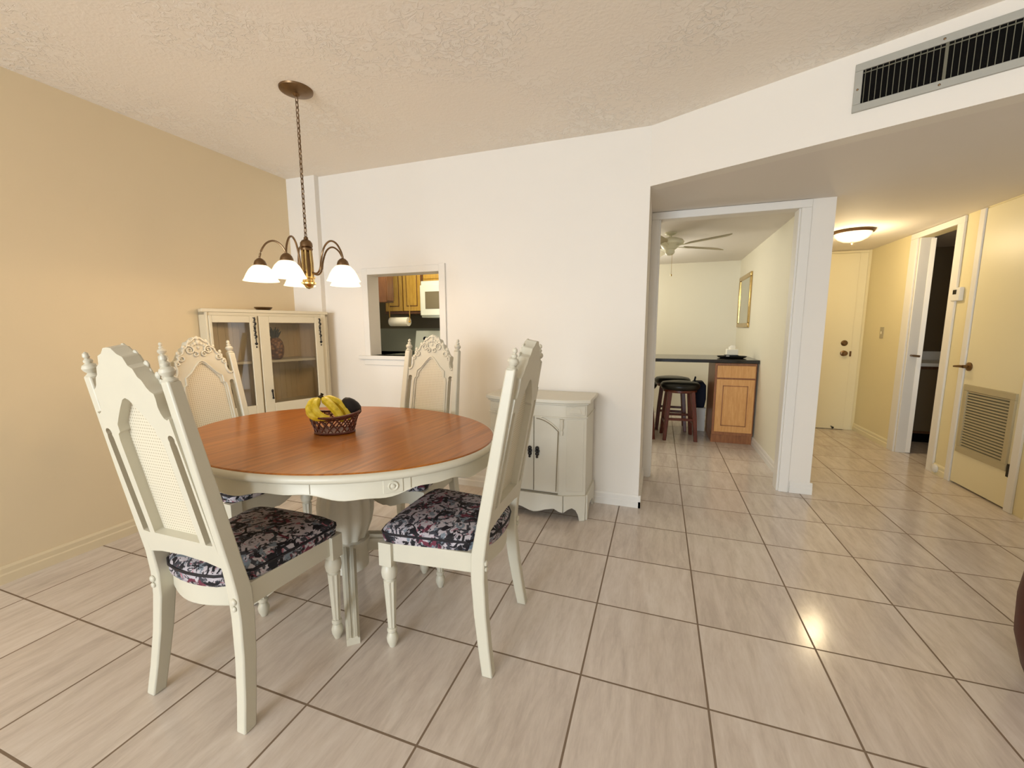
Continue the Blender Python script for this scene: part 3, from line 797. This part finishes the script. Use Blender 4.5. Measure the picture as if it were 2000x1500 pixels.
for k in range(6):
    a = k * PI / 3
    b.tube([(.022 * math.cos(a), .022 * math.sin(a), zb_(1.615)), (.025 * math.cos(a), .025 * math.sin(a), zb_(1.55)), (.024 * math.cos(a), .024 * math.sin(a), zb_(1.475))], .0055, 8)
b.lathe([(.010, zb_(1.48)), (.034, zb_(1.476)), (.034, zb_(1.468)), (.028, zb_(1.464)), (.030, zb_(1.45)), (.036, zb_(1.446)), (.036, zb_(1.438)), (.026, zb_(1.432)), (.022, zb_(1.426)), (.02, zb_(1.42)), (.001, zb_(1.412))], 28)
b.build('column', 'brass', ch)
e1 = Vector((.707, .707)); e2 = Vector((.707, -.707))
for k in range(5):
    ph = math.radians(42 + 72 * k); dv = e1 * math.cos(ph) + e2 * math.sin(ph)
    R_ = .222
    pr = [(.022, 1.50), (.055, 1.492), (.078, 1.515), (.092, 1.575), (.115, 1.628), (.150, 1.652), (.185, 1.640), (.210, 1.605), (R_, 1.57), (R_, 1.553)]
    # smooth the arm path
    pts = []
    for j in range(len(pr) - 1):
        p0_, p1_, p2_, p3_ = (Vector(pr[max(0, j - 1)]), Vector(pr[j]), Vector(pr[j + 1]), Vector(pr[min(len(pr) - 1, j + 2)]))
        for q in range(4):
            t_ = q / 4
            v = .5 * ((2 * p1_) + (p2_ - p0_) * t_ + (2 * p0_ - 5 * p1_ + 4 * p2_ - p3_) * t_ ** 2 + (3 * p1_ - p0_ - 3 * p2_ + p3_) * t_ ** 3)
            pts.append((dv.x * v.x, dv.y * v.x, zb_(v.y)))
    arm = B().tube(pts, .0048, 8).build('arm', 'bronze', ch)
    m = TR(dv.x * R_, dv.y * R_, 0)
    B().lathe([(.006, zb_(1.562)), (.014, zb_(1.558)), (.024, zb_(1.548)), (.029, zb_(1.535)), (.030, zb_(1.526)), (.027, zb_(1.522))], 22, m).build('socket_cup', 'bronze', arm)
    B().lathe([(.026, zb_(1.526)), (.038, zb_(1.520)), (.054, zb_(1.503)), (.067, zb_(1.480)), (.078, zb_(1.455)), (.084, zb_(1.446)), (.081, zb_(1.447)), (.063, zb_(1.48)), (.05, zb_(1.50)), (.02, zb_(1.518))], 32, m, cap=False).build('glass_shade', 'shade', arm)
    ld = bpy.data.lights.new('bulb', 'POINT'); ld.energy = 5.2; ld.color = (1, .71, .42); ld.shadow_soft_size = .03
    lo = bpy.data.objects.new('bulb', ld); COL.objects.link(lo); lo.location = (HX + dv.x * R_, HY + dv.y * R_, 1.425)

# hall ceiling light
hl = thing('ceiling_light', 'lit flush alabaster dome light on the hall ceiling', 'light', (1.60, 4.69, ZL))
B().lathe([(.155, 0), (.158, -.012), (.150, -.022), (.135, -.024), (.13, -.01), (.10, -.001)], 40, cap=False).lathe([(.10, -.001), (.10, 0)], 30).build('rim', 'bronze', hl)
B().lathe([(.138, -.022), (.130, -.045), (.108, -.070), (.07, -.090), (.03, -.098), (.001, -.099)], 40, cap=False).build('glass_shade', 'shade_hall', hl)
B().lathe([(.010, -.097), (.012, -.104), (.007, -.109), (.009, -.114), (.001, -.120)], 14).build('finial', 'bronze', hl)
ld = bpy.data.lights.new('hall_bulb', 'POINT'); ld.energy = 34; ld.color = (1, .79, .47); ld.shadow_soft_size = .08
lo = bpy.data.objects.new('hall_bulb', ld); COL.objects.link(lo); lo.location = (1.60, 4.69, ZL - .17)

# ---------------------------------------------------------------- air vent on the header
av_ = thing('air_vent', 'grey metal air supply vent with dark vertical louvres', 'vent', (XE + U.x * .95, YB + U.y * .95, 2.0), math.atan2(U.y, U.x))
VL, VZ0, VZ1 = .86, .148, .346
b = B()
for q in ((0, VL, VZ0, VZ0 + .031), (0, VL, VZ1 - .031, VZ1), (0, .028, VZ0 + .031, VZ1 - .031), (VL - .028, VL, VZ0 + .031, VZ1 - .031)):
    b.box(q[0], q[1], -.012, .001, q[2], q[3])
b.build('vent_frame', 'vent', av_, bevel=.002)
B().box(.026, VL - .026, -.0055, -.0035, VZ0 + .03, VZ1 - .03).build('vent_shade', 'dark', av_)  # near-black sheet on the wall, painting the shade behind the louvres
b = B(); k = 42
for i in range(k):
    x = .036 + (VL - .072) * i / (k - 1)
    b.box(-.0012, .0012, -.0105, -.0055, VZ0 + .031, VZ1 - .031, TR(x, 0, 0))
b.box(.028, VL - .028, -.008, -.0055, VZ1 - .045, VZ1 - .041); b.box(.28, .29, -.011, -.001, VZ0 + .031, VZ1 - .031)
b.build('louver', 'slat', av_, smooth=False)
for x, z in ((.014, .24), (.275, VZ0 + .015), (.275, VZ1 - .015)): B().ball((x, -.012, z), .0045, 8, sc=(1, .5, 1)).build('screw', 'bronze', av_)

# thermostat and switch
th = thing('thermostat', 'white wall thermostat between the two hall doorways', 'thermostat', (XR, 4.292, 1.452))
B().box(-.028, 0, -.052, .052, -.052, .052).build('case', 'white_plastic', th, bevel=.006)
B().box(-.030, -.027, -.012, .028, .0, .034).build('screen', 'steel', th)
sw = thing('light_switch', 'cream light switch on the lamp-tinted hall wall', 'switch', (XR, 5.44, 1.14))
B().box(-.006, 0, -.036, .036, -.058, .058).build('plate', 'grille', sw, bevel=.003)
B().box(-.012, -.005, -.006, .006, -.014, .014).build('toggle', 'door', sw, bevel=.002)

# ---------------------------------------------------------------- breakfast nook
bc = thing('base_cabinet', 'honey oak base cabinet under the dark counter', 'cabinet', (.745, 4.735, 0))
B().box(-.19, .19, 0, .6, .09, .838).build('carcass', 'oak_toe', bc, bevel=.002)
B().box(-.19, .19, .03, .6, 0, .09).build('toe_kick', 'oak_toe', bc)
B().box(-.17, .178, -.018, .0, .69, .815).build('drawer', 'oak', bc, bevel=.003)
b = B().box(-.17, .178, -.018, 0, .125, .675)
dr = b.build('door', 'oak', bc, bevel=.003)
b = B().box(-.10, .108, -.021, -.016, .20, .60); b.build('raised_panel', 'oak', dr, bevel=.006)
b = B()
for q in ((-.112, -.104, .19, .612), (.112, .12, .19, .612), (-.112, .12, .604, .612), (-.112, .12, .19, .198)): b.box(q[0], q[1], -.0195, -.017, q[2], q[3])
b.build('groove_shade', 'oak_toe', dr)  # flat darker strips painting the shade of a panel groove
ct = B().box(-1.04, .948, 4.70, 5.46, .842, .876).build('countertop', 'counter', bevel=.004)
tag(ct, 'dark breakfast counter running to the nook wall', 'counter')
# tray and box on the counter
o = B().lathe([(.11, 0), (.135, .008), (.145, .022), (.14, .022), (.128, .012), (.001, .008)], 32, Matrix.Diagonal((1, .7, 1, 1))).build('tray', 'black'); o.location = (.735, 4.98, .8765)
tag(o, 'round black tray on the nook counter', 'tray')
o = thing('remote_stack', 'dark slim electronic box lying on the black tray', 'box', (.725, 4.98, .886))
B().box(-.06, .07, -.05, .05, 0, .024).build('case', 'steel', o, bevel=.004)
B().box(-.05, -.02, -.053, -.049, .006, .018).build('panel', 'white_plastic', o)
o['label'] = 'dark slim electronic box lying on the black tray'; o.name = 'set_top_box'
tis = thing('tissue_box', 'white tissue box with a raised tissue on the tray', 'box', (.735, 4.99, .9105))
B().box(-.055, .055, -.045, .045, 0, .06).build('carton', 'paper', tis, bevel=.004)
b = B().rings([[(.03 * math.cos(2 * PI * i / 14), .012 * math.sin(2 * PI * i / 14), .058) for i in range(14)], [((.028 + .01 * math.sin(3 * i)) * math.cos(2 * PI * i / 14), .016 * math.sin(2 * PI * i / 14), .08) for i in range(14)], [(.02 * math.cos(2 * PI * i / 14) + .01, .006 * math.sin(2 * PI * i / 14), .10) for i in range(14)]])
b.build('tissue', 'paper', tis)
# bar stools
def make_stool():
    t = thing('bar_stool', '', 'stool')
    B().lathe([(.135, .50), (.155, .505), (.165, .525), (.165, .548), (.150, .566), (.10, .576), (.001, .579)], 32).build('seat', 'leather', t, angle=60)
    B().lathe([(.138, .475), (.142, .48), (.142, .50), (.138, .505)], 32).build('seat_ring', 'stoolwood', t)
    for sx in (1, -1):
        for sy in (1, -1):
            B().sweep([(sx * .128, sy * .128, 0), (sx * .112, sy * .112, .25), (sx * .092, sy * .092, .49)], [.03, .034, .036], [.03, .034, .036]).build('leg', 'stoolwood', t, bevel=.004)
    b = B()
    for sx in (1, -1): b.box(sx * .118 - .008, sx * .118 + .008, -.118, .118, .15, .175)
    for sy in (1, -1): b.box(-.115, .115, sy * .116 - .008, sy * .116 + .008, .20, .225)
    b.build('stretcher', 'stoolwood', t, bevel=.003)
    return t
s1 = make_stool(); s1.scale = (1.22, 1.22, 1.08); s1.location = (.232, 4.845, 0); s1.rotation_euler = (0, 0, .1); tag(s1, 'mahogany bar stool with black round seat, frontmost under the counter', 'stool', 'bar stools under the counter')
for (x, y, rz, lab) in ((.165, 5.30, .0, 'mahogany bar stool tucked behind the front stool'), (-.205, 4.80, .2, 'bar stool half hidden by the nook door jamb')):
    s = copy_tree(s1); s.location = (x, y, 0); s.rotation_euler = (0, 0, rz); tag(s, lab, 'stool', 'bar stools under the counter')
wb_ = B().box(-.085, .085, -.11, .11, 0, .27).box(-.09, .09, -.115, .115, .255, .275).build('storage_bin', 'white_plastic', bevel=.006); wb_.location = (.452, 5.33, 0)
tag(wb_, 'white storage bin on the floor under the counter', 'bin')
ng = thing('tote_bag', 'dark navy tote bag standing on the white bin', 'bag', (.452, 5.33, .2755))
B().rings([[(.07, -.09, 0), (.07, .09, 0), (-.07, .09, 0), (-.07, -.09, 0)], [(.085, -.1, .1), (.085, .1, .1), (-.085, .1, .1), (-.085, -.1, .1)], [(.08, -.095, .26), (.08, .095, .26), (-.08, .095, .26), (-.08, -.095, .26)], [(.05, -.09, .30), (.05, .09, .30), (-.05, .09, .30), (-.05, -.09, .30)]]).build('pouch', 'navy', ng, bevel=.012)
B().tube([(-.04, -.05, .295), (-.035, -.045, .345), (-.03, .045, .345), (-.04, .05, .295)], .008, 8).build('handle', 'navy', ng)
# framed mirror on the nook wall
mr = thing('wall_mirror', 'gold framed mirror on the nook side wall', 'mirror', (.95, 5.73, 1.51))
b = B()
for q in ((-.36, .36, -.31, -.26), (-.36, .36, .26, .31), (-.36, -.31, -.26, .26), (.31, .36, -.26, .26)): b.box(-.022, 0, *q)
b.build('frame', 'brass', mr, bevel=.006)
B().box(-.010, -.006, -.312, .312, -.262, .262).build('glass', 'mirror', mr, smooth=False)
# ceiling fan
fx, fy = .057, 4.2
fn = thing('ceiling_fan', 'white five-blade ceiling fan in the breakfast nook', 'fan', (fx, fy, ZL))
b = B().lathe([(.05, 0), (.05, -.012), (.035, -.022), (.012, -.026), (.012, -.05)], 28); b.build('canopy', 'fan', fn)
B().lathe([(.012, -.046), (.06, -.05), (.105, -.065), (.12, -.085), (.112, -.105), (.08, -.118), (.06, -.14), (.045, -.15)], 32).build('motor', 'fan', fn)
B().lathe([(.04, -.15), (.042, -.175), (.035, -.19), (.02, -.20), (.001, -.203)], 24).build('switch_housing', 'fan', fn)
for k in range(5):
    a = math.radians(-37 + 72 * k)
    b = B(); m = RZ(a) @ TR(0, 0, -.118) @ RX(math.radians(19))
    pl = [(.17, -.035), (.22, -.052), (.50, -.060), (.545, -.052), (.56, -.028), (.56, .028), (.545, .052), (.50, .060), (.22, .052), (.17, .035)]
    b.prism(pl, -.003, .003, m)
    bl = b.build('blade', 'fanblade', fn, bevel=.001)
    B().prism([(.045, -.012), (.12, -.012), (.17, -.03), (.21, -.018), (.21, .018), (.17, .03), (.12, .012), (.045, .012)], -.0075, -.003, m).build('blade_bracket', 'fan', bl, bevel=.001)
B().tube([(.02, -.03, -.19), (.02, -.03, -.37)], .0015, 5).ball((.02, -.03, -.38), .007, 8, sc=(1, 1, 1.6)).build('pull_chain', 'brass', fn)

# ---------------------------------------------------------------- kitchen beyond the pass-through
kc = thing('kitchen_wall_cabinet', 'golden oak kitchen wall cabinet with two raised doors', 'cabinet', (-2.68, 4.03, 1.36))
B().box(-.245, .245, 0, .41, 0, .70).build('carcass', 'oak_brown', kc, bevel=.002)
for x0, x1 in ((-.225, -.008), (.008, .225)):
    dr = B().box(x0, x1, -.018, 0, .03, .68).build('door', 'oak_kitchen', kc, bevel=.003)
    B().box(x0 + .038, x1 - .038, -.0185, -.016, .078, .632).build('groove_shade', 'oak_brown', dr)  # flat brown sheet painting groove shade around the raised panel
    B().box(x0 + .047, x1 - .047, -.024, -.016, .087, .623).build('raised_panel', 'oak_kitchen', dr, bevel=.006)
kc2 = thing('kitchen_side_cabinet', 'brown end panel of the short kitchen cabinet', 'cabinet', (-2.545, 3.5, 1.455))
B().box(-.30, .022, 0, .12, 0, .55).build('carcass', 'oak_brown', kc2, bevel=.003)
B().box(.022, .030, .006, .115, .015, .54).build('face_frame', 'oak_brown', kc2, bevel=.002)
kc3 = thing('over_range_cabinet', 'golden oak cabinet above the white microwave', 'cabinet', (-2.12, 4.03, 1.705))
B().box(-.31, .31, 0, .41, 0, .355).build('carcass', 'oak_kitchen', kc3, bevel=.003)
for x0, x1 in ((-.295, -.006), (.006, .295)): B().box(x0, x1, -.018, 0, .02, .335).build('door', 'oak_kitchen', kc3, bevel=.003)
mw = thing('microwave', 'white over-range microwave with a dark door window', 'microwave', (-2.12, 3.98, 1.315))
B().box(-.31, .31, 0, .46, 0, .385).build('case', 'appliance', mw, bevel=.008)
dr = B().box(-.305, .14, -.03, 0, .02, .34).build('door', 'appliance', mw, bevel=.008)
B().box(-.24, .07, -.034, -.029, .09, .27).build('window', 'tile_splash', dr, bevel=.004)
B().box(.15, .30, -.02, 0, .02, .34).build('control_panel', 'appliance', mw, bevel=.004)
ks = thing('kitchen_range', 'white kitchen range with a raised back panel of knobs', 'range', (-2.30, 3.70, 0))
B().box(-.38, .38, 0, .62, 0, .90).build('oven_body', 'appliance', ks, bevel=.006)
B().prism([(.50, .90), (.62, .90), (.62, 1.175), (.56, 1.175)], -.38, .38, axis='x').build('back_panel', 'appliance', ks, bevel=.006)
for x in (-.24, -.15, .15, .24):
    B().lathe([(.024, 0), (.022, .02), (.001, .021)], 18, TR(x, .535, 1.08) @ RX(math.radians(75))).build('knob', 'steel', ks)
for x in (-.15, .15):
    for y in (.14, .38):
        B().lathe([(.085, .901), (.085, .907), (.07, .91), (.001, .91)], 24, TR(x, y, 0)).build('burner', 'black', ks)
kt = B().box(-3.49, -2.69, 3.70, 4.44, .88, .915).box(-3.0, -2.69, 3.75, 4.44, .0, .88).box(-3.49, -2.84, YB2 + .01, 4.44, .88, .915).build('kitchen_countertop', 'counter_kitchen', bevel=.004)
tag(kt, 'grey-green kitchen counter beside the range', 'counter')
kr = thing('paper_towel_roll', 'white paper towel roll hung under the oak cabinet', 'paper towel', (-2.57, 3.78, 1.27))
B().lathe([(.045, -.11), (.046, -.108), (.046, .108), (.045, .11)], 28, RY(PI / 2)).build('roll', 'paper', kr)
b = B().tube([(-.13, 0, 0), (.13, 0, 0)], .008, 10).box(-.124, -.121, -.004, .006, -.01, .185).box(.121, .124, -.004, .006, -.01, .185)
b.build('holder', 'oak_kitchen', kr)

# ---------------------------------------------------------------- bathroom glimpse
vn = thing('bathroom_vanity', 'dim bathroom vanity with a pale top beyond the open door', 'vanity', (2.85, 5.4, 0))
B().box(-.5, .5, 0, .54, .1, .80).build('carcass', 'oak_brown', vn, bevel=.003)
B().box(-.5, .5, .05, .54, 0, .1).build('toe_kick', 'dark', vn)
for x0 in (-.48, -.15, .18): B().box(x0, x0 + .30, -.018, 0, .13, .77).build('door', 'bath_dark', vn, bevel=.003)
B().box(-.52, .52, -.02, .545, .80, .835).box(-.52, .52, .52, .545, .835, .93).build('vanity_top', 'white_plastic', vn, bevel=.004)

# ---------------------------------------------------------------- armchair cut by the frame
ac = thing('armchair', 'dark brown leather tub armchair with a navy cushion, cut by the frame', 'armchair', (1.568, 1.612, 0))
b = B()
b.rings([[(x * k, y * k, z) for x, y in arc(0, 0, .43, 0, 2 * PI, 40)[:-1]] for k, z in ((.86, .0), (.93, .06), (.99, .17), (1.0, .28), (.98, .38), (.95, .44), (.90, .47))])
b.build('seat_base', 'brown_leather', ac)
R0 = [(.38 * math.cos(a), .38 * math.sin(a)) for a in [math.radians(-95 + 190 * i / 24) for i in range(25)]]
B().rings([[(x * k, y * k, z) for k, z in ((.82, .44), (1.0, .44), (1.08, .60), (1.10, .74), (1.0, .79), (.9, .74))] for x, y in R0]).build('back', 'brown_leather', ac)
B().rings([[(x * k - .06, y * k, z) for x, y in arc(0, 0, .34, 0, 2 * PI, 31)[:-1]] for k, z in ((.92, .455), (1.04, .49), (1.03, .535), (.85, .575), (.3, .585))]).build('seat_cushion', 'navy', ac)

# ---------------------------------------------------------------- light
def area(name, loc, rot, sx, sy, e, col):
    l = bpy.data.lights.new(name, 'AREA'); l.shape = 'RECTANGLE'; l.size = sx; l.size_y = sy; l.energy = e; l.color = col
    o = bpy.data.objects.new(name, l); COL.objects.link(o); o.location = loc; o.rotation_euler = rot; return o
area('daylight', (-1.5, -4.8, 1.25), (math.radians(90), 0, math.radians(-6)), 2.3, 2.0, 520, (.81, .905, 1.0))
area('side_daylight', (3.45, 2.16, .98), (math.radians(90), 0, math.radians(90)), .26, 1.9, 3.5, (.88, .94, 1.0))
def point(name, loc, e, col, s=.15):
    l = bpy.data.lights.new(name, 'POINT'); l.energy = e; l.color = col; l.shadow_soft_size = s
    o = bpy.data.objects.new(name, l); COL.objects.link(o); o.location = loc
point('kitchen_fill', (-2.25, 3.2, 1.95), 42, (1, .93, .72))  # unseen fill light added to brighten the kitchen
point('nook_fill', (-.45, 5.0, 1.7), 60, (1, .965, .86), .25)  # added fill with no visible source, brightens the nook
point('bathroom_fill', (3.2, 4.6, 1.9), 5, (1, .8, .5), .1)  # dim fill added to lift the dark bathroom, no fixture there
w = bpy.data.worlds.new('daylight_sky'); C.world = w; w.use_nodes = True
bgn = w.node_tree.nodes['Background']; bgn.inputs[0].default_value = (.80, .90, 1.0, 1); bgn.inputs[1].default_value = 1.2

# ---------------------------------------------------------------- camera
yaw, pitch, roll = -0.3379, 0.1334, -0.0031
fwd = Vector((math.sin(yaw) * math.cos(pitch), math.cos(yaw) * math.cos(pitch), -math.sin(pitch)))
right = Vector((math.cos(yaw), -math.sin(yaw), 0)); up = right.cross(fwd)
r2 = right * math.cos(roll) + up * math.sin(roll); u2 = -right * math.sin(roll) + up * math.cos(roll)
cd = bpy.data.cameras.new('camera'); cam = bpy.data.objects.new('camera', cd); COL.objects.link(cam)
cam.matrix_world = Matrix(((r2.x, u2.x, -fwd.x, 0), (r2.y, u2.y, -fwd.y, 0), (r2.z, u2.z, -fwd.z, CAMZ), (0, 0, 0, 1)))
cd.sensor_width = 36; cd.lens = 815.82 / 2000 * 36; cd.clip_start = .02
C.camera = cam
C.view_settings.view_transform = 'Standard'; C.view_settings.look = 'None'; C.view_settings.exposure = -1.04
C.cycles.use_denoising = True; C.cycles.max_bounces = 8; C.cycles.diffuse_bounces = 5
C.cycles.sample_clamp_indirect = 6
